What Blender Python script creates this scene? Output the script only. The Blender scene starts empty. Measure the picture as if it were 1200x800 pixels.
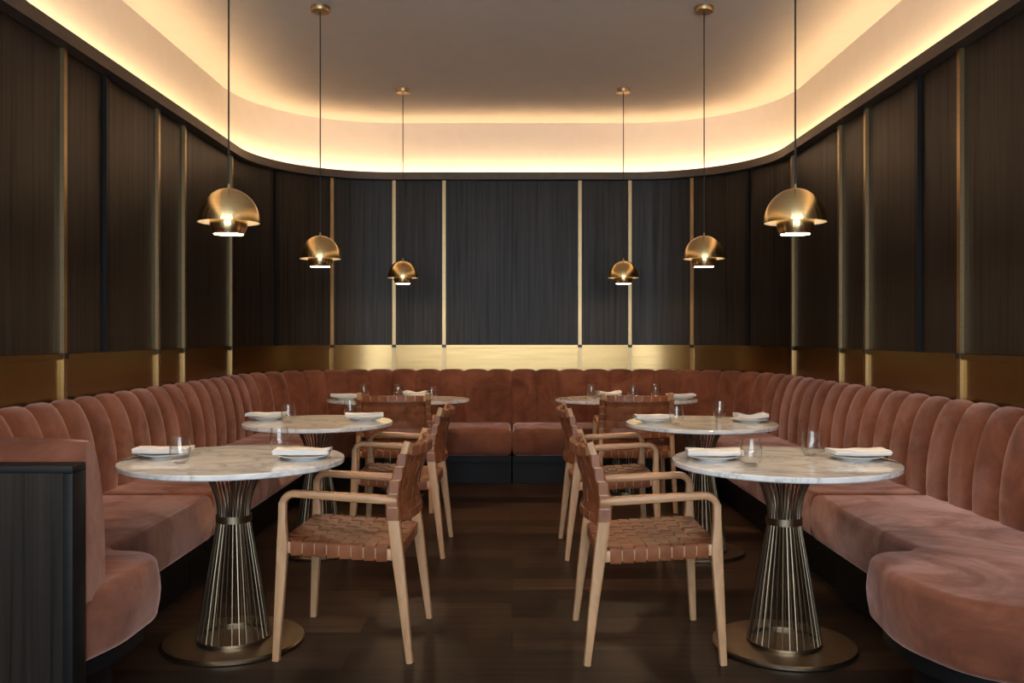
import bpy, bmesh, math, random
from mathutils import Vector, Matrix, noise

random.seed(7)
PI = math.pi
scene = bpy.context.scene
COL = scene.collection

# ------------------------------------------------------------------ helpers
def link(name, bm, mat, parent=None, smooth=40):
    bmesh.ops.recalc_face_normals(bm, faces=bm.faces[:])
    me = bpy.data.meshes.new(name)
    bm.to_mesh(me); bm.free()
    if mat: me.materials.append(mat)
    if smooth:
        for p in me.polygons: p.use_smooth = True
        me.set_sharp_from_angle(angle=math.radians(smooth))
    o = bpy.data.objects.new(name, me)
    COL.objects.link(o)
    if parent: o.parent = parent
    return o

def empty(name, loc=(0, 0, 0), rz=0.0):
    o = bpy.data.objects.new(name, None)
    o.empty_display_size = 0.1
    COL.objects.link(o)
    o.location = loc; o.rotation_euler = (0, 0, rz)
    return o

def tag(o, label=None, cat=None, group=None, kind=None):
    if label: o['label'] = label
    if cat: o['category'] = cat
    if group: o['group'] = group
    if kind: o['kind'] = kind
    return o

def copy_tree(o, parent=None):
    c = o.copy(); COL.objects.link(c)
    if parent: c.parent = parent
    for ch in list(o.children): copy_tree(ch, c)
    return c

def add_box(bm, x0, x1, y0, y1, z0, z1, bevel=0.0):
    vs = [bm.verts.new((x, y, z)) for z in (z0, z1) for y in (y0, y1) for x in (x0, x1)]
    f = [(0, 2, 3, 1), (4, 5, 7, 6), (0, 1, 5, 4), (2, 6, 7, 3), (0, 4, 6, 2), (1, 3, 7, 5)]
    fs = [bm.faces.new([vs[i] for i in q]) for q in f]
    if bevel:
        es = list({e for fc in fs for e in fc.edges})
        bmesh.ops.bevel(bm, geom=es, offset=bevel, segments=2, affect='EDGES', profile=0.5)

def box_bm(*a, **k):
    bm = bmesh.new(); add_box(bm, *a, **k); return bm

def add_lathe(bm, prof, n=48, closed=False, sx=1.0, sy=1.0, cx=0, cy=0):
    """prof: list of (r, z); r = 0 makes a pole."""
    rings = []
    for r, z in prof:
        if r < 1e-6: rings.append([bm.verts.new((cx, cy, z))])
        else: rings.append([bm.verts.new((cx + sx*r*math.cos(2*PI*k/n), cy + sy*r*math.sin(2*PI*k/n), z)) for k in range(n)])
    m = len(rings)
    for i in range(m if closed else m-1):
        a, b = rings[i], rings[(i+1) % m]
        for k in range(n):
            k2 = (k+1) % n
            if len(a) == 1 and len(b) == 1: continue
            if len(a) == 1: bm.faces.new((a[0], b[k], b[k2]))
            elif len(b) == 1: bm.faces.new((a[k], b[0], a[k2]))
            else: bm.faces.new((a[k], b[k], b[k2], a[k2]))

def lathe_bm(prof, **k):
    bm = bmesh.new(); add_lathe(bm, prof, **k); return bm

def sec_rect(w, t, c):
    """rounded rectangle section, w along side, t along normal, corner c"""
    a, b = w/2, t/2
    c = min(c, a*0.98, b*0.98)
    q = c*0.29
    return [(a, b-c), (a-q, b-q), (a-c, b), (-a+c, b), (-a+q, b-q), (-a, b-c),
            (-a, -b+c), (-a+q, -b+q), (-a+c, -b), (a-c, -b), (a-q, -b+q), (a, -b+c)]

def add_sweep(bm, pts, sizes, side, corner=0.006, flat=False):
    """sweep a (rounded) rectangle; sizes = (w, t) or list of; side = fixed width axis or list of"""
    pts = [Vector(p) for p in pts]
    n = len(pts)
    rings = []
    for i, p in enumerate(pts):
        if i == 0: t = pts[1]-pts[0]
        elif i == n-1: t = pts[-1]-pts[-2]
        else: t = (pts[i]-pts[i-1]).normalized() + (pts[i+1]-pts[i]).normalized()
        t.normalize()
        s = Vector(side[i] if isinstance(side, list) else side)
        s = (s - t*s.dot(t)).normalized()
        nrm = s.cross(t)
        w, th = sizes[i] if isinstance(sizes, list) else sizes
        sec = [(w/2, th/2), (-w/2, th/2), (-w/2, -th/2), (w/2, -th/2)] if flat else sec_rect(w, th, corner)
        rings.append([bm.verts.new(p + s*a + nrm*b) for a, b in sec])
    m = len(rings[0])
    for i in range(n-1):
        for k in range(m):
            bm.faces.new((rings[i][k], rings[i][(k+1) % m], rings[i+1][(k+1) % m], rings[i+1][k]))
    bm.faces.new(rings[0][::-1]); bm.faces.new(rings[-1])

def add_tube(bm, pts, r, n=8):
    pts = [Vector(p) for p in pts]
    ref = Vector((0.31, 0.77, 0.2))
    rings = []
    for i, p in enumerate(pts):
        if i == 0: t = pts[1]-pts[0]
        elif i == len(pts)-1: t = pts[-1]-pts[-2]
        else: t = pts[i+1]-pts[i-1]
        t.normalize()
        u = (ref - t*ref.dot(t)).normalized(); v = t.cross(u)
        rings.append([bm.verts.new(p + (u*math.cos(2*PI*k/n) + v*math.sin(2*PI*k/n))*r) for k in range(n)])
    for a, b in zip(rings, rings[1:]):
        for k in range(n): bm.faces.new((a[k], a[(k+1) % n], b[(k+1) % n], b[k]))
    bm.faces.new(rings[0][::-1]); bm.faces.new(rings[-1])

# ------------------------------------------------------------------ materials
def new_mat(name):
    m = bpy.data.materials.new(name); m.use_nodes = True
    nt = m.node_tree
    b = nt.nodes['Principled BSDF']
    return m, nt, b

def N(nt, typ, **kw):
    n = nt.nodes.new(typ)
    for k, v in kw.items():
        if k in n.inputs: n.inputs[k].default_value = v
        else: setattr(n, k, v)
    return n

def coords(nt, scale, kind='Object'):
    tc = N(nt, 'ShaderNodeTexCoord'); mp = N(nt, 'ShaderNodeMapping')
    mp.inputs['Scale'].default_value = scale
    nt.links.new(tc.outputs[kind], mp.inputs['Vector'])
    return mp.outputs['Vector']

def ramp(nt, fac, stops):
    r = N(nt, 'ShaderNodeValToRGB')
    el = r.color_ramp.elements
    while len(el) < len(stops): el.new(0.5)
    for e, (p, c) in zip(el, stops):
        e.position = p; e.color = (*c, 1)
    nt.links.new(fac, r.inputs['Fac'])
    return r.outputs['Color']

def bump(nt, h, strength, dist, b):
    bp = N(nt, 'ShaderNodeBump', Strength=strength, Distance=dist)
    nt.links.new(h, bp.inputs['Height']); nt.links.new(bp.outputs['Normal'], b.inputs['Normal'])

def wood_mat(name, stops, scale, rough, bstr=0.3, spec=0.5, detail=6):
    m, nt, b = new_mat(name)
    v = coords(nt, scale)
    n1 = N(nt, 'ShaderNodeTexNoise', Scale=1.0, Detail=detail, Roughness=0.65, Distortion=0.6)
    nt.links.new(v, n1.inputs['Vector'])
    c = ramp(nt, n1.outputs['Fac'], stops)
    nt.links.new(c, b.inputs['Base Color'])
    b.inputs['Roughness'].default_value = rough
    b.inputs['Specular IOR Level'].default_value = spec
    if name == 'dark_oak':          # open dark pores are duller than the oiled ridges
        sp = ramp(nt, n1.outputs['Fac'], [(0.28, (0.17,)*3), (0.46, (spec,)*3), (0.7, (spec*1.3,)*3)])
        nt.links.new(sp, b.inputs['Specular IOR Level'])
    bump(nt, n1.outputs['Fac'], bstr, 0.004, b)
    return m

M = {}
M['dark_oak'] = wood_mat('dark_oak', [(0.28, (0.0035, 0.0025, 0.0019)), (0.44, (0.0115, 0.0078, 0.0056)), (0.58, (0.0155, 0.0105, 0.0077)), (0.74, (0.024, 0.0170, 0.0130))], (38, 38, 0.75), 0.46, 0.16, 0.31)
M['dark_trim'] = wood_mat('dark_trim', [(0.3, (0.060, 0.043, 0.032)), (0.7, (0.085, 0.063, 0.048))], (14, 14, 14), 0.5, 0.1)
M['plinth'] = wood_mat('plinth_black', [(0.3, (0.006, 0.006, 0.0065)), (0.7, (0.010, 0.010, 0.011))], (3, 3, 30), 0.5, 0.1, 0.2)
M['oak'] = wood_mat('pale_oak', [(0.25, (0.36, 0.185, 0.085)), (0.5, (0.52, 0.29, 0.145)), (0.75, (0.62, 0.37, 0.20))], (30, 30, 5), 0.42, 0.12)
M['oak_arm'] = wood_mat('pale_oak_arm', [(0.25, (0.38, 0.19, 0.085)), (0.5, (0.52, 0.28, 0.14)), (0.75, (0.62, 0.36, 0.19))], (5, 30, 30), 0.36, 0.1)

def leather():
    m, nt, b = new_mat('cognac_leather')
    v = coords(nt, (1, 1, 1))
    n = N(nt, 'ShaderNodeTexNoise', Scale=14.0, Detail=4.0)
    nt.links.new(v, n.inputs['Vector'])
    nt.links.new(ramp(nt, n.outputs['Fac'], [(0.3, (0.185, 0.056, 0.021)), (0.7, (0.30, 0.105, 0.043))]), b.inputs['Base Color'])
    b.inputs['Roughness'].default_value = 0.42
    n2 = N(nt, 'ShaderNodeTexNoise', Scale=260.0, Detail=2.0)
    nt.links.new(v, n2.inputs['Vector'])
    bump(nt, n2.outputs['Fac'], 0.12, 0.002, b)
    return m
M['leather'] = leather()

def velvet():
    m, nt, b = new_mat('terracotta_velvet')
    v = coords(nt, (1, 1, 1))
    n = N(nt, 'ShaderNodeTexNoise', Scale=3.2, Detail=6.0, Roughness=0.62, Distortion=1.1)
    nt.links.new(v, n.inputs['Vector'])
    nt.links.new(ramp(nt, n.outputs['Fac'], [(0.30, (0.100, 0.031, 0.015)), (0.5, (0.170, 0.056, 0.029)), (0.70, (0.245, 0.090, 0.052))]), b.inputs['Base Color'])
    b.inputs['Roughness'].default_value = 0.85
    b.inputs['Specular IOR Level'].default_value = 0.2
    sh = N(nt, 'ShaderNodeTexNoise', Scale=1.9, Detail=5.0, Roughness=0.6, Distortion=1.6)   # nap brushed either way
    nt.links.new(v, sh.inputs['Vector'])
    nt.links.new(ramp(nt, sh.outputs['Fac'], [(0.38, (0.35,)*3), (0.62, (1.0,)*3)]), b.inputs['Sheen Weight'])
    b.inputs['Sheen Roughness'].default_value = 0.42
    b.inputs['Sheen Tint'].default_value = (1.0, 0.63, 0.53, 1)
    n2 = N(nt, 'ShaderNodeTexNoise', Scale=22.0, Detail=5.0)
    nt.links.new(v, n2.inputs['Vector'])
    bump(nt, n2.outputs['Fac'], 0.15, 0.01, b)
    return m
M['velvet'] = velvet()

def brass(name, col, rough, brush=(3, 3, 120), aniso=0.0, bstr=0.05):
    m, nt, b = new_mat(name)
    b.inputs['Metallic'].default_value = 1.0
    v = coords(nt, brush)
    n = N(nt, 'ShaderNodeTexNoise', Scale=1.0, Detail=4.0)
    nt.links.new(v, n.inputs['Vector'])
    c0 = tuple(x*0.86 for x in col)
    nt.links.new(ramp(nt, n.outputs['Fac'], [(0.3, c0), (0.7, col)]), b.inputs['Base Color'])
    b.inputs['Roughness'].default_value = rough
    b.inputs['Anisotropic'].default_value = aniso
    b.inputs['Anisotropic Rotation'].default_value = 0.25
    if aniso:
        tg = N(nt, 'ShaderNodeTangent', direction_type='RADIAL', axis='Z')
        nt.links.new(tg.outputs[0], b.inputs['Tangent'])
    if bstr: bump(nt, n.outputs['Fac'], bstr, 0.002, b)
    return m
M['brass'] = brass('brushed_brass', (0.42, 0.30, 0.16), 0.36)
M['brass_band'] = brass('brass_sheet', (0.33, 0.222, 0.098), 0.26, (2.5, 2.5, 40), 0.0, 0.06)
M['brass_lamp'] = brass('lamp_brass', (0.92, 0.70, 0.35), 0.22, (1, 1, 160), 0.8, 0.01)
M['bronze'] = brass('antique_bronze', (0.29, 0.23, 0.16), 0.32, (30, 30, 30), 0.0, 0.03)

def marble():
    m, nt, b = new_mat('white_marble')
    v = coords(nt, (1, 1, 1))
    n1 = N(nt, 'ShaderNodeTexNoise', Scale=3.2, Detail=9.0, Roughness=0.62, Distortion=1.6)
    nt.links.new(v, n1.inputs['Vector'])
    sub = N(nt, 'ShaderNodeMath', operation='SUBTRACT'); sub.inputs[1].default_value = 0.5
    ab = N(nt, 'ShaderNodeMath', operation='ABSOLUTE')
    nt.links.new(n1.outputs['Fac'], sub.inputs[0]); nt.links.new(sub.outputs[0], ab.inputs[0])
    vein = ramp(nt, ab.outputs[0], [(0.0, (0.56, 0.55, 0.54)), (0.025, (0.77, 0.755, 0.735)), (0.09, (0.89, 0.87, 0.84))])
    n2 = N(nt, 'ShaderNodeTexNoise', Scale=7.0, Detail=5.0, Distortion=0.8)
    nt.links.new(v, n2.inputs['Vector'])
    cl = ramp(nt, n2.outputs['Fac'], [(0.35, (0.92, 0.92, 0.92)), (0.6, (1, 1, 1))])
    mx = N(nt, 'ShaderNodeMix', data_type='RGBA', blend_type='MULTIPLY')
    mx.inputs['Factor'].default_value = 1.0
    nt.links.new(vein, mx.inputs[6]); nt.links.new(cl, mx.inputs[7])
    nt.links.new(mx.outputs[2], b.inputs['Base Color'])
    b.inputs['Roughness'].default_value = 0.05
    return m
M['marble'] = marble()

def plain(name, col, rough, metal=0.0, spec=0.5):
    m, nt, b = new_mat(name)
    v = coords(nt, (1, 1, 1))
    n = N(nt, 'ShaderNodeTexNoise', Scale=9.0, Detail=3.0)
    nt.links.new(v, n.inputs['Vector'])
    nt.links.new(ramp(nt, n.outputs['Fac'], [(0.2, tuple(c*0.95 for c in col)), (0.8, col)]), b.inputs['Base Color'])
    b.inputs['Roughness'].default_value = rough; b.inputs['Metallic'].default_value = metal
    b.inputs['Specular IOR Level'].default_value = spec
    return m
M['plaster'] = plain('ceiling_plaster', (0.86, 0.79, 0.72), 0.9, 0, 0.2)
M['porcelain'] = plain('porcelain', (0.82, 0.82, 0.81), 0.18)
M['linen'] = plain('white_linen', (0.84, 0.83, 0.81), 0.95, 0, 0.1)
M['lining'] = plain('cream_lining', (0.85, 0.80, 0.70), 0.6)
M['steel'] = plain('steel', (0.6, 0.58, 0.55), 0.22, 1.0)
M['cord'] = plain('black_cord', (0.012, 0.011, 0.010), 0.6)
M['dark_metal'] = plain('dark_metal', (0.035, 0.033, 0.032), 0.35, 0.6)
M['frame_white'] = plain('window_paint', (0.55, 0.55, 0.55), 0.5)

def glass():
    m, nt, b = new_mat('clear_glass')
    out = nt.nodes['Material Output']; nt.nodes.remove(b)
    tr = N(nt, 'ShaderNodeBsdfTransparent'); tr.inputs['Color'].default_value = (0.992, 0.992, 0.99, 1)
    gl = N(nt, 'ShaderNodeBsdfGlossy', Roughness=0.02)
    fr = N(nt, 'ShaderNodeLayerWeight', Blend=0.5)      # Schlick: 0.04 + 0.96 facing^5
    pw = N(nt, 'ShaderNodeMath', operation='POWER'); pw.inputs[1].default_value = 3.2
    mr = N(nt, 'ShaderNodeMath', operation='MULTIPLY_ADD'); mr.inputs[1].default_value = 0.90; mr.inputs[2].default_value = 0.045
    nt.links.new(fr.outputs['Facing'], pw.inputs[0]); nt.links.new(pw.outputs[0], mr.inputs[0])
    mx = N(nt, 'ShaderNodeMixShader')
    nt.links.new(mr.outputs[0], mx.inputs[0]); nt.links.new(tr.outputs[0], mx.inputs[1]); nt.links.new(gl.outputs[0], mx.inputs[2])
    nt.links.new(mx.outputs[0], out.inputs['Surface'])
    return m
M['glass'] = glass()

def emit(name, col, s):
    m, nt, b = new_mat(name)
    b.inputs['Base Color'].default_value = (0.8, 0.8, 0.8, 1)
    b.inputs['Emission Color'].default_value = (*col, 1); b.inputs['Emission Strength'].default_value = s
    return m
WARM = (1.0, 0.65, 0.33)
M['led'] = emit('led_strip_glow', WARM, 25.0)
M['diffuser'] = emit('lamp_diffuser_glow', (1.0, 0.70, 0.42), 165.0)
M['bulb'] = emit('lamp_bulb_glow', (1.0, 0.66, 0.34), 30.0)

def floor_mat():
    m, nt, b = new_mat('dark_plank_floor')
    v = coords(nt, (1, 1, 1))
    br = N(nt, 'ShaderNodeTexBrick', offset=0.37, offset_frequency=2, squash=1.0)
    br.inputs['Scale'].default_value = 1.0; br.inputs['Mortar Size'].default_value = 0.0022
    br.inputs['Brick Width'].default_value = 1.7; br.inputs['Row Height'].default_value = 0.205
    br.inputs['Color1'].default_value = (0.1, 0.1, 0.1, 1); br.inputs['Color2'].default_value = (0.9, 0.9, 0.9, 1)
    br.inputs['Mortar'].default_value = (0.0, 0.0, 0.0, 1); br.inputs['Bias'].default_value = 0.0
    nt.links.new(v, br.inputs['Vector'])
    g = N(nt, 'ShaderNodeTexNoise', Scale=1.0, Detail=7.0, Roughness=0.65, Distortion=0.5)
    nt.links.new(coords(nt, (1.6, 30, 1)), g.inputs['Vector'])
    grain = ramp(nt, g.outputs['Fac'], [(0.3, (0.020, 0.012, 0.0085)), (0.7, (0.080, 0.049, 0.034))])
    tone = ramp(nt, br.outputs['Color'], [(0.0, (0.08, 0.08, 0.08)), (0.1, (0.42, 0.41, 0.40)), (0.9, (1.5, 1.35, 1.22))])
    mx = N(nt, 'ShaderNodeMix', data_type='RGBA', blend_type='MULTIPLY'); mx.inputs['Factor'].default_value = 1.0
    nt.links.new(grain, mx.inputs[6]); nt.links.new(tone, mx.inputs[7])
    nt.links.new(mx.outputs[2], b.inputs['Base Color'])
    b.inputs['Roughness'].default_value = 0.38; b.inputs['Specular IOR Level'].default_value = 0.12
    bump(nt, g.outputs['Fac'], 0.12, 0.003, b)
    return m
M['floor'] = floor_mat()

# ------------------------------------------------------------------ the room
W, D, R = 2.20, 8.05, 1.15          # half width, back wall, corner radius
YF = -1.6                           # wall with the street windows, behind the camera
CEIL = 3.17
T1 = W - R                          # end of the straight back wall
T2 = T1 + R*PI/2                    # end of the corner
TE = T2 + (D - R) - YF              # end of the side wall

def P(t, o):
    """point at arc length t along the wall (0 = middle of back wall), o metres into the room; returns x, y"""
    s = 1 if t >= 0 else -1
    a = abs(t)
    if a <= T1: return (t, D - o)
    if a <= T2:
        th = (a - T1)/R
        return (s*(T1 + (R-o)*math.sin(th)), (D-R) + (R-o)*math.cos(th))
    return (s*(W-o), (D-R) - (a-T2))
def T_side(y): return T2 + (D - R) - y

def ts(t0, t1):
    """samples along the wall, dense only in the corners"""
    c = [t0, t1] + [s*(T1 + (T2-T1)*k/28) for s in (-1, 1) for k in range(29)]
    c = sorted(x for x in c if t0-1e-9 <= x <= t1+1e-9)
    out = [c[0]]
    for x in c[1:]:
        if x - out[-1] > 1e-4: out.append(x)
    return out

def add_prism(bm, t0, t1, prof):
    rings = []
    for t in ts(t0, t1):
        rings.append([bm.verts.new((*P(t, o), z)) for o, z in prof])
    n = len(prof)
    for a, b in zip(rings, rings[1:]):
        for k in range(n): bm.faces.new((a[k], a[(k+1) % n], b[(k+1) % n], b[k]))
    bm.faces.new(rings[0][::-1]); bm.faces.new(rings[-1])
def prism_bm(t0, t1, prof):
    bm = bmesh.new(); add_prism(bm, t0, t1, prof); return bm
def rect(o0, o1, z0, z1): return [(o0, z0), (o1, z0), (o1, z1), (o0, z1)]

def structure(name, bm, mat, parent=None, smooth=40):
    o = link(name, bm, mat, parent, smooth)
    if parent is None: tag(o, kind='structure')
    return o

fl = structure('floor', box_bm(-3.2, 3.2, YF-0.3, D+0.4, -0.1, 0.0), M['floor'])
ce = structure('ceiling', box_bm(-3.2, 3.2, YF-0.3, D+0.4, CEIL, CEIL+0.1), M['plaster'])

ZB = 1.147          # top of the brass band
ZC = 2.635          # underside of the crown ledge
wall_back = structure('wall_back', prism_bm(-T2, T2, rect(-0.02, -0.16, 0, ZC+0.02)), M['dark_oak'])
wall_left = structure('wall_left', prism_bm(-TE, -T2, rect(-0.02, -0.16, 0, ZC+0.02)), M['dark_oak'])
wall_right = structure('wall_right', prism_bm(T2, TE, rect(-0.02, -0.16, 0, ZC+0.02)), M['dark_oak'])
cove = structure('wall_cove', prism_bm(-TE, TE, rect(-0.05, -0.16, ZC+0.02, CEIL)), M['plaster'])
crown = structure('trim_1', prism_bm(-TE, TE, [(-0.05, ZC), (0.075, ZC), (0.075, ZC+0.066), (0.058, ZC+0.066), (0.058, ZC+0.02), (-0.05, ZC+0.02)]), M['dark_trim'])
crown.name = 'trim_1'

# brass strips ('b') and dark battens ('d') on one half of the room
half = [(0.615, 'b'), (1.068, 'b'), (1.633, 'b'), (2.18, 'd'), (2.83, 'b')]
half += [(T_side(y), k) for y, k in ((5.927, 'b'), (5.487, 'b'), (4.787, 'd'), (4.333, 'b'), (3.36, 'b'), (2.90, 'b'), (2.2, 'd'), (1.75, 'b'), (0.8, 'b'), (0.35, 'b'), (-0.35, 'd'), (-0.8, 'b'))]
allt = sorted([(s*t, k) for t, k in half for s in (-1, 1)])
def owner(t): return wall_back if abs(t) < T2-0.1 else (wall_left if t < 0 else wall_right)
edges = [(-TE, 'x')] + allt + [(TE, 'x')]
for (a, ka), (b, kb) in zip(edges, edges[1:]):
    g = 0.006
    link('wood_panel', prism_bm(a+g, b-g, [(-0.02, ZB), (-0.003, ZB), (0.0, ZB+0.003), (0.0, ZC-0.003), (-0.003, ZC), (-0.02, ZC)]), M['dark_oak'], owner((a+b)/2))
for t, k in allt:
    if k == 'b':
        bm = prism_bm(t-0.0155, t+0.0155, [(-0.015, 0.70), (0.019, 0.70), (0.021, 0.702), (0.021, ZC), (-0.015, ZC)])
        s = link('brass_strip', bm, M['brass'], owner(t))
        link('strip_clip', prism_bm(t-0.020, t+0.020, rect(0.0, 0.027, ZB-0.024, ZB+0.003)), M['dark_metal'], s)
    else:
        link('dark_batten', prism_bm(t-0.02, t+0.02, rect(-0.015, 0.022, ZB, ZC)), M['plinth'], owner(t))
for w, a, b in ((wall_back, -T2, T2), (wall_left, -TE, -T2), (wall_right, T2, TE)):
    link('brass_band', prism_bm(a, b, [(-0.02, 0.70), (0.004, 0.70), (0.004, ZB-0.030), (0.018, ZB-0.028), (0.018, ZB), (-0.02, ZB)]), M['brass_band'], w)
# LED strip lying in the trough behind the crown ledge
led = tag(link('led_strip', prism_bm(-TE, TE, rect(0.008, 0.050, ZC+0.0205, ZC+0.035)), M['led'], crown), 'glowing warm white light strip')

# street wall behind the camera: three tall openings that let the daylight in
bm = bmesh.new()
add_box(bm, -2.4, 2.4, YF-0.15, YF, 0, 0.35)
add_box(bm, -2.4, 2.4, YF-0.15, YF, 2.92, CEIL)
for x0, x1 in ((-2.4, -1.95), (-0.75, -0.60), (0.60, 0.75), (1.95, 2.4)):
    add_box(bm, x0, x1, YF-0.15, YF, 0.35, 2.92)
structure('wall_front', bm, M['dark_trim'], smooth=0)
for i, (x0, x1) in enumerate(((-1.95, -0.75), (-0.60, 0.60), (0.75, 1.95))):
    bm = bmesh.new()
    for a, b in ((x0, x0+0.04), (x1-0.04, x1)): add_box(bm, a, b, YF-0.11, YF-0.04, 0.35, 2.92)
    for a, b in ((0.35, 0.39), (2.88, 2.92), (1.98, 2.01)): add_box(bm, x0+0.04, x1-0.04, YF-0.11, YF-0.04, a, b)
    structure('window_%d' % (i+1), bm, M['frame_white'], smooth=0)

# ------------------------------------------------------------------ banquettes
SEAT_T, SEAT_B = 0.463, 0.238

def offset_outline(pts, d):
    n = len(pts); out = []
    for i in range(n):
        p0, p1, p2 = Vector(pts[i-1]), Vector(pts[i]), Vector(pts[(i+1) % n])
        a = (p1-p0).normalized(); b = (p2-p1).normalized()
        na, nb = Vector((-a.y, a.x)), Vector((-b.y, b.x))
        m = na + nb
        k = m.dot(na)
        m = m/k if k > 0.25 else m.normalized()
        out.append(p1 + m*d)
    return out

def area(pts): return sum(pts[i-1][0]*pts[i][1] - pts[i][0]*pts[i-1][1] for i in range(len(pts)))/2

def slab_bm(outline, z0, z1, r, seg=6, belly=0.0):
    if area(outline) < 0: outline = outline[::-1]
    bm = bmesh.new()
    rings = []
    prof = []
    seg = max(seg, 1)
    for k in range(seg+1):
        a = PI/2*k/seg
        prof.append((r*(1-math.sin(a)), z0 + r*(1-math.cos(a))))
    if belly:
        for k in range(1, 4): prof.append((-belly*math.sin(PI*k/4), z0+r+(z1-z0-2*r)*k/4))
    for k in range(seg+1):
        a = PI/2*(1-k/seg)
        prof.append((r*(1-math.sin(a)), z1 - r*(1-math.cos(a))))
    if r <= 0: prof = [(0, z0), (0, z1)]
    for d, z in prof:
        o = offset_outline(outline, d) if d else [Vector(p) for p in outline]
        rings.append([bm.verts.new((p.x, p.y, z)) for p in o])
    n = len(outline)
    for a, b in zip(rings, rings[1:]):
        for k in range(n): bm.faces.new((a[k], a[(k+1) % n], b[(k+1) % n], b[k]))
    f0 = bm.faces.new(rings[0][::-1]); f1 = bm.faces.new(rings[-1])
    f0.normal_update(); f1.normal_update()
    bmesh.ops.triangulate(bm, faces=[f0, f1])
    return bm

def round_poly(pts):
    """pts: (x, y, radius) -> polygon with rounded corners"""
    out = []
    n = len(pts)
    for i in range(n):
        p0, p1, p2 = (Vector(pts[j % n][:2]) for j in (i-1, i, i+1))
        r = pts[i][2]
        if r <= 0: out.append(tuple(p1)); continue
        a = (p0-p1).normalized(); b = (p2-p1).normalized()
        ang = a.angle(b)
        d = r/math.tan(ang/2)
        c = p1 + (a+b).normalized()*(r/math.sin(ang/2))
        s, e = p1 + a*d - c, p1 + b*d - c
        tot = s.angle_signed(e)
        m = max(4, int(abs(tot)/0.12))
        for k in range(m+1):
            th = -tot*k/m
            out.append((c.x + s.x*math.cos(th) - s.y*math.sin(th), c.y + s.x*math.sin(th) + s.y*math.cos(th)))
    return out

BP = [(0.188, 0.43), (0.192, 0.50), (0.190, 0.58), (0.182, 0.66), (0.168, 0.74), (0.148, 0.81), (0.124, 0.865),
      (0.098, 0.905), (0.070, 0.926), (0.045, 0.930), (0.028, 0.918), (0.020, 0.88), (0.020, 0.43)]
FRONT = 10          # how many of these points belong to the padded front
NORM = []
for i, (o, z) in enumerate(BP):
    a, b = BP[max(i-1, 0)], BP[min(i+1, len(BP)-1)]
    v = Vector((b[0]-a[0], b[1]-a[1])).normalized()
    NORM.append((v.y, -v.x))
CH = 0.2165

def channel_bm(place, t0, n, ch, depth=0.019):
    """channel-tufted back: place(t, o) gives x, y; n channels from t0, each ch wide"""
    bm = bmesh.new()
    rings = []
    sub = [-1.0, -0.97, -0.90, -0.78, -0.6, -0.35, 0.0, 0.35, 0.6, 0.78, 0.90, 0.97]
    us = [(c, u) for c in range(n) for u in sub] + [(n-1, 1.0)]
    for c, u in us:
        t = t0 + ch*(c + 0.5 + u/2)
        bulge = -depth*abs(u)**4.0
        ring = []
        for i, (o, z) in enumerate(BP):
            k = bulge if i < FRONT else (bulge*0.4 if i == FRONT else 0)
            ring.append(bm.verts.new((*place(t, o + NORM[i][0]*k), z + NORM[i][1]*k)))
        rings.append(ring)
    m = len(BP)
    for a, b in zip(rings, rings[1:]):
        for k in range(m): bm.faces.new((a[k], a[(k+1) % m], b[(k+1) % m], b[k]))
    bm.faces.new(rings[0][::-1]); bm.faces.new(rings[-1])
    return bm

def path_outline(t0, t1, o0, o1):
    a = [P(t, o1) for t in ts(t0, t1)]
    b = [P(t, o0) for t in ts(t0, t1)]
    return a + b[::-1]

Y_JOINT = 4.25
NCH = round(T_side(Y_JOINT)/CH)
TJ = NCH*CH
YJ = T2 + (D-R) - TJ
def corner_banquette(s, label):
    r = empty('banquette', (s*1.5, 7.3, 0))
    tag(r, label, 'bench', 'channel-tufted velvet banquettes round the room')
    inv = Matrix.Translation((-s*1.5, -7.3, 0))
    def put(name, bm, mat, par=r, smooth=40):
        bm.transform(inv); return link(name, bm, mat, par, smooth)
    a, b = (0.0062, TJ-0.0062) if s > 0 else (-TJ+0.0062, -0.0062)
    put('seat', slab_bm(path_outline(a, b, 0.10, 0.735), SEAT_B, SEAT_T, 0.045, belly=0.005), M['velvet'])
    put('backrest', channel_bm(P, 0.001 if s > 0 else -TJ+0.001, NCH, CH-0.002/NCH), M['velvet'])
    put('base_rail', prism_bm(a, b, rect(0.03, 0.700, 0.185, SEAT_B)), M['plinth'])
    put('plinth', prism_bm(a, b, rect(0.03, 0.625, 0.0, 0.185)), M['plinth'])
    return r
corner_banquette(-1, 'terracotta velvet banquette filling the left back corner, up to the middle seam')
corner_banquette(1, 'terracotta velvet banquette filling the right back corner, up to the middle seam')

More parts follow.
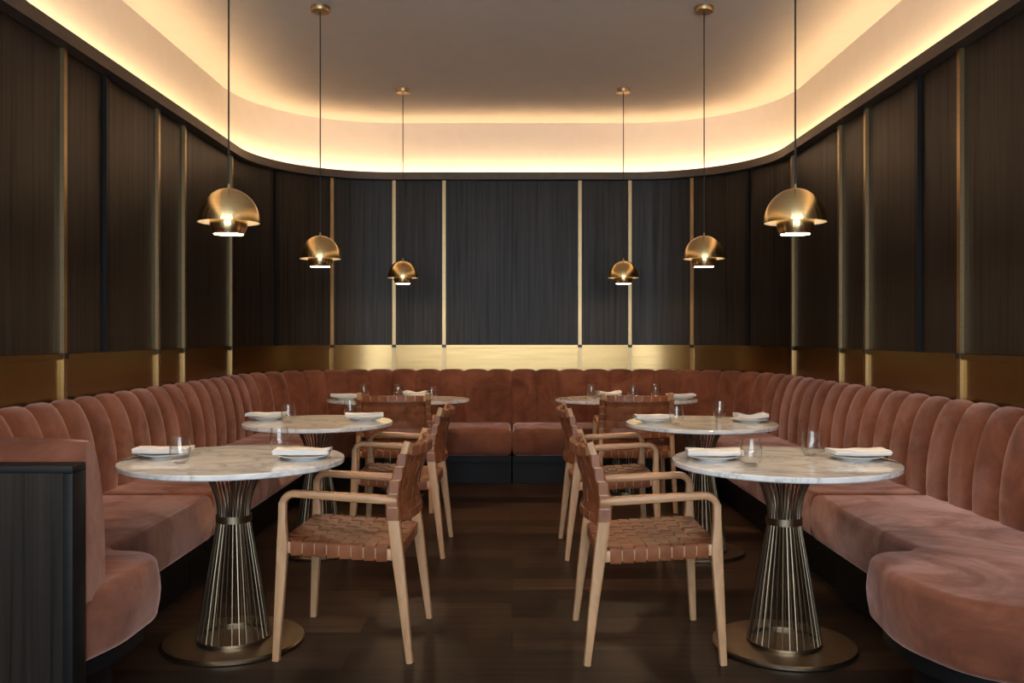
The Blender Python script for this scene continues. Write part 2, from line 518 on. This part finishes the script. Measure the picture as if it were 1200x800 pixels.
def end_banquette(s, label):
    """section nearest the window: side run that turns into the room"""
    r = empty('banquette', (s*1.75, 3.4, 0))
    tag(r, label, 'bench', 'channel-tufted velvet banquettes round the room')
    inv = Matrix.Translation((-s*1.75, -3.4, 0))
    def put(name, bm, mat, par=r, smooth=40):
        bm.transform(inv); return link(name, bm, mat, par, smooth)
    def outline(e, yend):
        y1 = YJ - 0.0135
        if s > 0:     # free rounded end
            p = [(2.10, y1, 0), (1.465+e, y1, 0), (1.465+e, 3.225-e, 0.06), (1.262+e, 3.195-e, 0.13), (1.222+e, 2.84, 0.4), (1.33+e, 2.53+e, 0.3), (2.10, 2.34+e, 0)]
        else:
            p = [(2.10, y1, 0), (1.465+e, y1, 0), (1.465+e, 3.235-e, 0.06), (1.235+e, 3.20-e, 0.15), (1.240+e, 2.86, 0.5), (1.290+e, yend, 0), (2.10, yend, 0)]
        q = round_poly(p)
        return [(s*x, y) for x, y in q]
    yend = 2.686
    put('seat', slab_bm(outline(0, yend), SEAT_B, SEAT_T, 0.036, belly=0.010), M['velvet'])
    put('base_rail', slab_bm(outline(0.035, yend), 0.185, SEAT_B-0.001, 0, 0), M['plinth'], smooth=0 if False else 30)
    put('plinth', slab_bm(outline(0.11, yend), 0.0, 0.184, 0, 0), M['plinth'], smooth=30)
    yb = 2.20 if s > 0 else 2.80
    n = round((YJ - yb)/CH)
    put('backrest', channel_bm(P, TJ+0.001 if s > 0 else -TJ-0.001-n*CH, n, CH), M['velvet'])
    if s < 0:         # short return whose back stands against the divider
        def place(t, o): return (t, 2.672 + (o-0.02)*0.80)
        put('return_backrest', channel_bm(place, -1.283-0.88, 1, 0.88, 0.012), M['velvet'])
    return r
end_banquette(-1, 'terracotta velvet banquette on the left, short return behind the dark wooden divider')
end_banquette(1, 'terracotta velvet banquette on the right, seat bulging out into a rounded free end')

# dark wooden divider behind the return
dv = empty('wooden_divider', (-1.72, 2.63, 0))
tag(dv, 'dark-stained wooden divider panel standing behind the pink velvet bench return', 'divider')
x0, x1, y0, y1, zt = -2.165+1.72, -1.280+1.72, 2.585-2.63, 2.668-2.63, 0.858
link('panel', box_bm(x0, x1-0.006, y0+0.006, y1, 0.0, zt-0.006), M['dark_oak'], dv, 0)
bm = bmesh.new()
add_box(bm, x0, x1, y0, y1, zt-0.022, zt, bevel=0.003)
link('top_rail', bm, M['plinth'], dv)
bm = bmesh.new()
add_box(bm, x1-0.030, x1, y0, y1, 0.0, zt-0.022, bevel=0.003)
link('edge_post', bm, M['plinth'], dv)

# ------------------------------------------------------------------ tables
def fillet(z0, z1, r0, r1, k): return r0 + (r1-r0)*k
def make_table(label, loc, rx, ry, rb=0.28):
    t = empty('pedestal_table', (*loc, 0))
    tag(t, label, 'table', 'marble tables with wire pedestals')
    zt, th = 0.740, 0.022
    bm = bmesh.new()
    def ring(d): return [(rx-d)/1.0, (ry-d)/1.0]
    prof = [(0, zt-th), (1.0, zt-th, 0.004), (1.0, zt-th+0.004, 0.0), (1.0, zt-0.005, 0.0), (1.0, zt-0.0015, 0.0015), (1.0, zt, 0.005)]
    n = 96; rings = []
    for p in prof[1:]:
        d = p[2]
        rings.append([bm.verts.new(((rx-d)*math.cos(2*PI*k/n), (ry-d)*math.sin(2*PI*k/n), p[1])) for k in range(n)])
    for a, b in zip(rings, rings[1:]):
        for k in range(n): bm.faces.new((a[k], a[(k+1) % n], b[(k+1) % n], b[k]))
    bm.faces.new(rings[0][::-1]); bm.faces.new(rings[-1])
    link('tabletop', bm, M['marble'], t, 12)
    link('base_plate', lathe_bm([(0, 0), (rb-0.005, 0), (rb, 0.004), (rb, 0.012), (rb-0.006, 0.018), (0, 0.020)], n=72), M['bronze'], t)
    bm = bmesh.new()
    add_lathe(bm, [(0.146, 0.0195), (0.146, 0.030), (0.138, 0.030), (0.138, 0.0195)], n=64, closed=True)
    link('foot_ring', bm, M['bronze'], t)
    bm = bmesh.new()
    add_lathe(bm, [(0.0705, 0.487), (0.0705, 0.515), (0.0675, 0.515), (0.0675, 0.487)], n=48, closed=True)
    link('waist_band', bm, M['bronze'], t)
    bm = bmesh.new()
    add_lathe(bm, [(0, zt-th-0.008), (0.150, zt-th-0.008), (0.150, zt-th), (0, zt-th)], n=48)
    link('top_plate', bm, M['dark_metal'], t)
    # one rod, then its copies round the pedestal
    pts = [(0.141, 0, 0.024), (0.100, 0, 0.28), (0.0625, 0, 0.495), (0.0618, 0, 0.53), (0.066, 0, 0.565), (0.075, 0, 0.60), (0.088, 0, 0.635), (0.105, 0, 0.67), (0.123, 0, 0.70), (0.132, 0, zt-th-0.006)]
    global ROD
    if ROD is None:
        bm = bmesh.new(); add_tube(bm, pts, 0.0031, 7)
        ROD = bm_to_mesh(bm, 'rod', M['bronze'])
    nr = 32
    for k in range(nr):
        o = bpy.data.objects.new('rod', ROD); COL.objects.link(o); o.parent = t
        o.rotation_euler = (0, 0, 2*PI*(k+0.3)/nr)
    return t
def bm_to_mesh(bm, name, mat):
    bmesh.ops.recalc_face_normals(bm, faces=bm.faces[:])
    me = bpy.data.meshes.new(name); bm.to_mesh(me); bm.free()
    me.materials.append(mat)
    for p in me.polygons: p.use_smooth = True
    me.set_sharp_from_angle(angle=math.radians(45))
    return me
ROD = None
make_table('round white marble table on the left beside the divider, black wire pedestal', (-1.125, 3.59), 0.44, 0.44)
make_table('round white marble table on the right beside the rounded bench end', (1.085, 3.54), 0.44, 0.44)
make_table('round white marble table on the left, middle one of three along the banquette', (-1.115, 5.11), 0.425, 0.43, 0.245)
make_table('round white marble table on the right, middle one of three along the banquette', (1.078, 5.06), 0.425, 0.43, 0.245)
make_table('wide marble table in the left back corner, behind the outward-turned chair', (-0.888, 6.93), 0.555, 0.385, 0.235)
make_table('wide marble table in the right back corner, behind the outward-turned chair', (0.893, 6.93), 0.555, 0.385, 0.235)

# ------------------------------------------------------------------ armchairs
def lerp(a, b, k): return a + (b-a)*k
def interp(tab, z):
    for (z0, a), (z1, b) in zip(tab, tab[1:]):
        if z <= z1: return lerp(a, b, (z-z0)/(z1-z0))
    return tab[-1][1]
POST = [(0.0, -0.256), (0.20, -0.233), (0.40, -0.208), (0.52, -0.192), (0.60, -0.186), (0.66, -0.194), (0.74, -0.216), (0.832, -0.243)]
POST_W = [(0.0, 0.026), (0.20, 0.036), (0.40, 0.046), (0.55, 0.046), (0.60, 0.044), (0.66, 0.036), (0.74, 0.032), (0.832, 0.026)]
POST_Y = [(0.0, 0.266), (0.40, 0.252), (0.60, 0.246), (0.832, 0.236)]
def make_chair():
    r = empty('armchair')
    # legs
    for s in (-1, 1):
        zs = [0.0, 0.10, 0.20, 0.30, 0.38, 0.42, 0.455, 0.49, 0.53, 0.60]
        xs = [0.256, 0.251, 0.246, 0.241, 0.237, 0.236, 0.236, 0.2365, 0.237, 0.2365]
        ws = [0.027, 0.031, 0.035, 0.039, 0.042, 0.043, 0.041, 0.035, 0.031, 0.030]
        bm = bmesh.new()
        add_sweep(bm, [(x, s*interp(POST_Y, z), z) for x, z in zip(xs, zs)], [(0.034, w) for w in ws], (0, 1, 0), 0.007)
        link('leg', bm, M['oak'], r)
        zz = [0.0, 0.10, 0.20, 0.30, 0.40, 0.48, 0.55, 0.60, 0.66, 0.74, 0.832]
        bm = bmesh.new()
        add_sweep(bm, [(interp(POST, z), s*interp(POST_Y, z), z) for z in zz], [(0.032, interp(POST_W, z)) for z in zz], (0, 1, 0), 0.007)
        link('leg', bm, M['oak'], r)
        # arm: curves over from the front leg and runs back past the rear post
        bm = bmesh.new()
        rad = 0.045
        y0, y1 = s*0.246, s*0.252
        pts = [(0.2365, y0, 0.595)]
        for k in range(7):
            a = PI/2*k/6
            pts.append((0.2365 - rad*(1-math.cos(a)), y0, 0.632 - rad + rad*math.sin(a)))
        n0 = len(pts)
        for k in range(1, 7):
            u = k/6
            pts.append((lerp(0.19, -0.202, u), lerp(y0, y1, u), 0.632 - 0.022*u))
        sz = [(0.034, 0.030)]*n0 + [(0.036, 0.031), (0.038, 0.032), (0.040, 0.033), (0.041, 0.034), (0.041, 0.034), (0.034, 0.028)]
        pts.append((-0.212, y1, 0.6095)); sz.append((0.016, 0.014))
        add_sweep(bm, pts, sz, (0, 1, 0), 0.012)
        link('arm', bm, M['oak_arm'], r)
    # seat frame
    def seat_z(x): return lerp(0.429, 0.456, (x+0.20)/0.435)
    bm = bmesh.new()
    for s in (-1, 1):
        add_sweep(bm, [(-0.20, s*0.246, seat_z(-0.20)-0.027), (0.235, s*0.246, seat_z(0.235)-0.027)], (0.024, 0.044), (0, 1, 0), 0.006)
    for x in (-0.195, 0.232):
        add_sweep(bm, [(x, -0.25, seat_z(x)-0.027), (x, 0.25, seat_z(x)-0.027)], (0.024, 0.044), (1, 0, 0), 0.006)
    link('seat_frame', bm, M['oak'], r)
    # woven seat
    bm = bmesh.new()
    nx, ny = 8, 9
    px = 0.375/nx; py = 0.452/ny
    xs = [-0.170 + px*(i+0.5) for i in range(nx)]
    ys = [-0.226 + py*(j+0.5) for j in range(ny)]
    th = 0.0030
    def sag(x, y): return -0.012*(1-(2*(x-0.02)/0.44)**2)*(1-(y/0.25)**2)
    def h(x, y): return seat_z(x) + sag(x, y) + 0.001
    for i, x in enumerate(xs):      # straps across, wrapped over the side rails
        z = seat_z(x)
        pts = [(x, -0.236, z-0.053), (x, -0.258, z-0.053), (x, -0.2605, z-0.048), (x, -0.2605, z-0.006), (x, -0.256, z-0.001), (x, -0.245, z+0.001)]
        for j, y in enumerate(ys):
            s = 1 if (i+j) % 2 else -1
            pts += [(x, y-py*0.28, h(x, y)+s*0.0026), (x, y+py*0.28, h(x, y)+s*0.0026)]
        pts += [(a, -b, c) for a, b, c in pts[5::-1]]
        add_sweep(bm, pts, (px-0.0045, th), (1, 0, 0), flat=True)
    for j, y in enumerate(ys):      # straps front to back
        zf, zb = seat_z(0.235), seat_z(-0.20)
        pts = [(-0.190, y, zb-0.053), (-0.207, y, zb-0.053), (-0.2095, y, zb-0.048), (-0.2095, y, zb-0.006), (-0.205, y, zb-0.001), (-0.195, y, zb+0.001)]
        for i, x in enumerate(xs):
            s = -1 if (i+j) % 2 else 1
            pts += [(x-px*0.28, y, h(x, y)+s*0.0026), (x+px*0.28, y, h(x, y)+s*0.0026)]
        pts += [(0.228, y, zf+0.001), (0.241, y, zf-0.001), (0.2465, y, zf-0.006), (0.2465, y, zf-0.048), (0.244, y, zf-0.053), (0.226, y, zf-0.053)]
        add_sweep(bm, pts, (py-0.005, th), (0, 1, 0), flat=True)
    link('woven_seat', bm, M['leather'], r, 30)
    # curved back rails
    YB = 0.225
    def bx(y, z): return interp(POST, z) - 0.055*(1 - (y/0.236)**2)
    bm = bmesh.new()
    for z, hh in ((0.795, 0.036), (0.535, 0.030)):
        yy = [-0.236 + 0.472*k/16 for k in range(17)]
        add_sweep(bm, [(bx(y, z), y, z) for y in yy], (hh, 0.018), (0, 0, 1), 0.005)
    link('back_rail', bm, M['oak'], r)
    # woven back
    bm = bmesh.new()
    nz, nv = 5, 7
    pz, pv = 0.0515, 0.430/7
    zs = [0.545 + pz*(k+0.5) - 0.012 for k in range(nz)]
    vs = [-0.215 + pv*(j+0.5) for j in range(nv)]
    for k, z in enumerate(zs):      # across, wrapped round both posts
        py_ = interp(POST_Y, z); pw = interp(POST_W, z)/2 + 0.002; X = interp(POST, z)
        tilt = (interp(POST, z+0.02) - interp(POST, z-0.02))/0.04
        side = Vector((tilt, 0, 1))
        pts = [(X-pw, -py_+0.014, z), (X-pw, -py_-0.014, z), (X-pw+0.004, -py_-0.0185, z), (X+pw-0.004, -py_-0.0185, z), (X+pw, -py_-0.014, z), (X+pw, -py_+0.012, z), (X-0.001, -py_+0.020, z)]
        e = len(pts)
        for j, y in enumerate(vs):
            s = 1 if (k+j) % 2 else -1
            pts += [(bx(y-pv*0.25, z)+s*0.0026, y-pv*0.25, z), (bx(y+pv*0.25, z)+s*0.0026, y+pv*0.25, z)]
        pts += [(a, -b, c) for a, b, c in pts[e-1::-1]]
        add_sweep(bm, pts, (pz-0.005, th), tuple(side), flat=True)
    for j, y in enumerate(vs):      # upright, wrapped round crest and lower rail
        dy = (bx(y+0.01, 0.7) - bx(y-0.01, 0.7))/0.02
        side = (dy, 1, 0)
        ct, cb = 0.795, 0.535
        X = bx(y, ct); Xb = bx(y, cb)
        pts = [(X-0.012, y, ct-0.022), (X-0.0125, y, ct+0.014), (X-0.008, y, ct+0.0195), (X+0.008, y, ct+0.0195), (X+0.0125, y, ct+0.014), (X+0.0105, y, ct-0.018)]
        for k in range(nz-1, -1, -1):
            z = zs[k]
            s = -1 if (k+j) % 2 else 1
            pts += [(bx(y, z+pz*0.25)+s*0.0026, y, z+pz*0.25), (bx(y, z-pz*0.25)+s*0.0026, y, z-pz*0.25)]
        pts += [(Xb+0.0115, y, cb-0.006), (Xb+0.0115, y, cb-0.013), (Xb+0.007, y, cb-0.0175), (Xb-0.007, y, cb-0.0175), (Xb-0.0115, y, cb-0.012), (Xb-0.0115, y, cb+0.018)]
        add_sweep(bm, pts, (pv-0.006, th), side, flat=True)
    link('woven_back', bm, M['leather'], r, 30)
    return r
chairs = [
    (-0.630, 3.635, PI - math.radians(2.6), 'oak armchair with woven leather at the marble table beside the dark divider'),
    (0.535, 3.600, math.radians(0.6), 'oak armchair with woven leather at the marble table beside the rounded bench end'),
    (-0.635, 5.190, PI - math.radians(1.0), 'oak armchair with woven leather, second back along the left side of the aisle'),
    (0.555, 5.150, math.radians(0.6), 'oak armchair with woven leather, second back along the right side of the aisle'),
    (-0.826, 6.42, PI/2, 'oak armchair showing its woven back, tucked under the left back corner table'),
    (0.871, 6.42, PI/2, 'oak armchair showing its woven back, tucked under the right back corner table'),
]
chair0 = make_chair()
for i, (x, y, rz, lab) in enumerate(chairs):
    c = chair0 if i == 0 else copy_tree(chair0)
    c.location = (x, y, 0); c.rotation_euler = (0, 0, rz)
    tag(c, lab, 'chair', 'woven leather armchairs')

# ------------------------------------------------------------------ pendants
def make_pendant():
    """origin at the ceiling; rim of the dome at RIM"""
    r = empty('pendant_lamp')
    rim = -(CEIL - 1.686)
    link('canopy', lathe_bm([(0, 0), (0.056, 0), (0.056, -0.026), (0.053, -0.030), (0, -0.031)], n=40), M['brass'], r)
    rr, hh = 0.1225, 0.137
    bm = bmesh.new(); add_tube(bm, [(0, 0, -0.029), (0, 0, rim+hh+0.012)], 0.0035, 8)
    link('cord', bm, M['cord'], r)
    link('cord_grip', lathe_bm([(0, rim+hh+0.018), (0.004, rim+hh+0.018), (0.005, rim+hh+0.002), (0.010, rim+hh), (0.010, rim+hh-0.004), (0, rim+hh-0.004)], n=16), M['brass'], r)
    out = [(rr*math.cos(a), rim + hh*math.sin(a)) for a in [PI/2*k/24 for k in range(24)]] + [(0, rim+hh)]
    ri, hi = rr-0.0022, hh-0.003
    inn = [(ri*math.cos(a), rim + hi*math.sin(a)) for a in [PI/2*k/24 for k in range(24)]] + [(0, rim+hi)]
    prof = out[::-1] + inn
    link('dome_shade', lathe_bm(prof, n=64), M['brass_lamp'], r)
    li = [((rr-0.003)*math.cos(a), rim + 0.0005 + (hh-0.004)*math.sin(a)) for a in [PI/2*k/24 for k in range(24)]] + [(0, rim+hh-0.0035)]
    l2 = [((rr-0.0045)*math.cos(a), rim + 0.0005 + (hh-0.0055)*math.sin(a)) for a in [PI/2*k/24 for k in range(24)]] + [(0, rim+hh-0.005)]
    link('shade_lining', lathe_bm(li[::-1]+l2, n=64), M['lining'], r)
    cup = [(0.069, rim+0.026), (0.073, rim+0.020), (0.074, rim+0.006), (0.071, rim-0.018), (0.0655, rim-0.034), (0.059, rim-0.046), (0.0565, rim-0.046), (0.0635, rim-0.034), (0.069, rim-0.016), (0.072, rim+0.006), (0.068, rim+0.024)]
    link('inner_shade', lathe_bm(cup, n=56, closed=True), M['brass_lamp'], r)
    bm = bmesh.new()
    add_lathe(bm, [(0, rim-0.042), (0.0590, rim-0.042), (0.0590, rim-0.039), (0, rim-0.039)], n=40)
    link('diffuser', bm, M['diffuser'], r)
    bm = bmesh.new()
    add_lathe(bm, [(0, rim+0.062), (0.018, rim+0.056), (0.026, rim+0.036), (0.018, rim+0.016), (0, rim+0.010)], n=20)
    link('bulb', bm, M['bulb'], r)
    bm = bmesh.new()
    add_lathe(bm, [(0, rim+0.06), (0.013, rim+0.06), (0.013, rim+hh-0.004), (0, rim+hh-0.004)], n=16)
    link('socket', bm, M['brass'], r)
    return r
pendants = [
    (-1.130, 3.54, 'brass dome pendant lamp above the marble table beside the dark divider'),
    (1.130, 3.54, 'brass dome pendant lamp above the marble table beside the rounded bench end'),
    (-1.130, 5.23, 'brass dome pendant lamp over the left-hand middle table'),
    (1.132, 5.23, 'brass dome pendant lamp over the right-hand middle table'),
    (-0.858, 6.98, 'brass dome pendant lamp hanging over the left back corner table'),
    (0.876, 6.98, 'brass dome pendant lamp hanging over the right back corner table'),
]
p0 = make_pendant()
for i, (x, y, lab) in enumerate(pendants):
    p = p0 if i == 0 else copy_tree(p0)
    p.location = (x, y, CEIL)
    tag(p, lab, 'lamp', 'brass pendant lamps')

# ------------------------------------------------------------------ table settings
TT = 0.740
def make_plate():
    return link('dinner_plate', lathe_bm([(0, 0.003), (0.050, 0.003), (0.052, 0.0), (0.058, 0.0), (0.062, 0.005), (0.090, 0.012), (0.105, 0.0185), (0.1065, 0.0195), (0.105, 0.0205), (0.088, 0.0145), (0.062, 0.008), (0, 0.007)], n=64), M['porcelain'])

def make_napkin(seed, pinch=0.0):
    """folded linen: a sheet folded in on itself, swept along its length"""
    rnd = random.Random(seed)
    bm = bmesh.new()
    L, Wd, lay, gap = 0.218 - 0.09*pinch, 0.100, 4, 0.0048
    # fold profile: centre line in (y, z)
    line = []
    for k in range(lay):
        y0, y1 = (-Wd/2, Wd/2) if k % 2 == 0 else (Wd/2, -Wd/2)
        sh = rnd.uniform(-0.004, 0.004)
        for q in range(9):
            line.append((lerp(y0, y1, q/8) + sh*(q/8 if k % 2 == 0 else 1-q/8), k*gap))
        if k < lay-1:
            for a in (0.25, 0.5, 0.75):
                ye = y1 + math.copysign(gap*0.5*math.sin(PI*a), y1)
                line.append((ye + sh, k*gap + gap*(0.5-0.5*math.cos(PI*a))))
    th = 0.0019
    prof = []
    n = len(line)
    nr = []
    for i in range(n):
        a, b = line[max(i-1, 0)], line[min(i+1, n-1)]
        v = Vector((b[0]-a[0], b[1]-a[1])).normalized()
        nr.append((-v.y, v.x))
    prof = [(line[i][0]+nr[i][0]*th, line[i][1]+nr[i][1]*th) for i in range(n)] + [(line[i][0]-nr[i][0]*th, line[i][1]-nr[i][1]*th) for i in range(n-1, -1, -1)]
    rings = []
    S = 28
    sk = rnd.uniform(-0.10, 0.10)
    for q in range(S+1):
        u = -1 + 2*q/S
        ring = []
        for y, z in prof:
            x = u*L/2 + sk*y + rnd.uniform(-1, 1)*0.0 + (0.004*noise.noise((seed*3.1, y*30, z*300)) if abs(u) > 0.9 else 0)
            yy = y*(1 - pinch*(1 - min(1, abs(u)*1.6)**2))
            zz = z*(1 + 0.25*noise.noise((x*14+seed, y*10, 3.3)) + pinch*0.6*(abs(u) - 0.4))
            zz += 0.0035*noise.noise((x*16, y*16, seed*2.7)) + 0.003*(1 - u*u) * -1
            zz += 0.006*pinch*math.cos(u*PI*1.2)*-1
            ring.append(bm.verts.new((x, yy + 0.003*noise.noise((x*18, seed, 1.0)), zz)))
        rings.append(ring)
    m = len(prof)
    for a, b in zip(rings, rings[1:]):
        for k in range(m): bm.faces.new((a[k], a[(k+1) % m], b[(k+1) % m], b[k]))
    bm.faces.new(rings[0][::-1]); bm.faces.new(rings[-1])
    lo = min(v.co.z for v in bm.verts)
    bmesh.ops.translate(bm, verts=bm.verts[:], vec=(0, 0, -lo))
    return link('folded_napkin', bm, M['linen'], None, 50)

def make_glass():
    o = [(0, 0.0), (0.022, 0.0), (0.027, 0.003), (0.034, 0.016), (0.0395, 0.036), (0.0405, 0.054), (0.0385, 0.076), (0.0345, 0.098), (0.0335, 0.104),
         (0.0323, 0.104), (0.0333, 0.097), (0.0372, 0.075), (0.0390, 0.054), (0.0380, 0.037), (0.0325, 0.018), (0.024, 0.0085), (0, 0.007)]
    return link('tumbler_glass', lathe_bm(o, n=40), M['glass'])

FL, FR = 'divider-side table', 'table by rounded bench end'
ML, MR = 'left middle table', 'right middle table'
BL, BR = 'left back corner table', 'right back corner table'
plates = [   # x, y, rotation of napkin, pinch, table, side words
    (-1.415, 3.62, 4, 0, FL, 'bench side of the'), (-0.838, 3.575, 6, 0, FL, 'chair side of the'),
    (0.803, 3.555, -3, 0, FR, 'chair side of the'), (1.378, 3.555, -2, 0, FR, 'bench side of the'),
    (-1.44, 5.22, 2, 0, ML, 'bench side of the'), (-0.858, 5.18, 5, 0, ML, 'chair side of the'),
    (0.806, 5.09, 2, 0, MR, 'chair side of the'), (1.362, 5.09, -2, 0.5, MR, 'bench side of the'),
    (-1.285, 6.86, 2, 0, BL, 'outer end of the'), (-0.770, 7.13, -6, 0.45, BL, 'bench edge of the'),
    (0.775, 7.12, 6, 0.45, BR, 'bench edge of the'), (1.295, 6.84, 3, 0.2, BR, 'outer end of the'),
]
pl0 = make_plate()
for i, (x, y, rz, pinch, tb, side) in enumerate(plates):
    p = pl0 if i == 0 else copy_tree(pl0)
    p.location = (x, y, TT)
    tag(p, 'white plate under a napkin, %s %s' % (side, tb), 'plate', 'white plates set on the tables')
    nk = make_napkin(i+1, pinch)
    nk.location = (x + (0.006 if x > 0 else -0.004), y-0.004, TT+0.0205); nk.rotation_euler = (0, 0, math.radians(rz))
    tag(nk, '%s white napkin, %s %s' % ('loosely bunched' if pinch else 'flat folded', side, tb), 'napkin', 'white napkins on the plates')

glasses = [
    (-1.290, 3.45, 'beside the bench-side plate on the ' + FL), (-0.992, 3.785, 'behind the chair-side plate on the ' + FL),
    (0.912, 3.385, 'in front, beside the chair-side plate on the ' + FR), (1.237, 3.665, 'beside the bench-side napkin on the ' + FR),
    (-1.265, 5.02, 'beside the bench-side plate on the ' + ML), (-0.985, 5.40, 'behind the chair-side plate on the ' + ML),
    (0.914, 4.93, 'beside the chair-side plate on the ' + MR), (1.237, 5.29, 'beside the bunched napkin on the ' + MR),
    (-1.185, 7.10, 'nearest the outer plate on the ' + BL), (-0.915, 7.12, 'standing in the middle of the ' + BL), (-0.618, 6.82, 'at the aisle end of the ' + BL),
    (0.634, 7.10, 'at the aisle end of the ' + BR), (0.940, 6.90, 'just above the chair back on the ' + BR), (1.155, 7.14, 'nearest the outer plate on the ' + BR),
]
g0 = make_glass()
for i, (x, y, w) in enumerate(glasses):
    g = g0 if i == 0 else copy_tree(g0)
    g.location = (x, y, TT)
    tag(g, 'clear tumbler ' + w, 'glass', 'clear tumblers on the tables')

def make_knife():
    r = empty('table_knife')
    bm = bmesh.new()
    add_sweep(bm, [(-0.10, 0, 0.003), (-0.09, 0, 0.003), (-0.01, 0, 0.003), (0.0, 0, 0.003)], [(0.008, 0.003), (0.012, 0.0055), (0.009, 0.0055), (0.006, 0.004)], (0, 1, 0), 0.002)
    link('handle', bm, M['steel'], r)
    bm = bmesh.new()
    add_sweep(bm, [(0.0, 0, 0.002), (0.01, 0, 0.002), (0.08, 0, 0.002), (0.105, -0.003, 0.002)], [(0.006, 0.002), (0.016, 0.0016), (0.017, 0.0014), (0.005, 0.001)], (0, 1, 0), 0.0006)
    link('blade', bm, M['steel'], r)
    return r
k0 = make_knife()
for i, (x, y, rz, w) in enumerate(((-1.525, 3.565, 80, 'left'), (1.488, 3.50, 97, 'right'))):
    k = k0 if i == 0 else copy_tree(k0)
    k.location = (x, y, TT); k.rotation_euler = (0, 0, math.radians(rz))
    tag(k, 'slim steel knife beside the bench-side plate, ' + (FL if i == 0 else FR), 'knife', 'steel knives by the plates')

# ------------------------------------------------------------------ light
wd = bpy.data.worlds.new('daylight'); scene.world = wd; wd.use_nodes = True
bg = wd.node_tree.nodes['Background']
bg.inputs['Color'].default_value = (0.80, 0.91, 1.0, 1); bg.inputs['Strength'].default_value = 8.6
for i, (x0, x1) in enumerate(((-1.95, -0.75), (-0.60, 0.60), (0.75, 1.95))):   # sampling portals in the openings
    la = bpy.data.lights.new('window_portal', 'AREA'); la.shape = 'RECTANGLE'
    la.size = x1-x0; la.size_y = 2.57
    la.cycles.is_portal = True
    lo = bpy.data.objects.new('window_portal', la); COL.objects.link(lo)
    lo.location = ((x0+x1)/2, YF-0.12, 1.635); lo.rotation_euler = (math.radians(90), 0, 0)

# ------------------------------------------------------------------ camera
cam = bpy.data.cameras.new('camera'); co = bpy.data.objects.new('camera', cam); COL.objects.link(co)
cam.sensor_fit = 'HORIZONTAL'; cam.sensor_width = 36.0
cam.lens = 1040/1200*36
cam.shift_y = -8/1200
cam.clip_start = 0.02
co.location = (0, 0, 1.24); co.rotation_euler = (PI/2, 0, 0)
scene.camera = co

vs = scene.view_settings
vs.view_transform = 'Standard'; vs.look = 'None'; vs.gamma = 1.0; vs.use_curve_mapping = False
vs.exposure = 0.0
cy = scene.cycles
cy.max_bounces = 8; cy.diffuse_bounces = 4; cy.glossy_bounces = 4; cy.transparent_max_bounces = 16
cy.sample_clamp_indirect = 6.0
cy.caustics_reflective = False; cy.caustics_refractive = False
cy.use_denoising = True
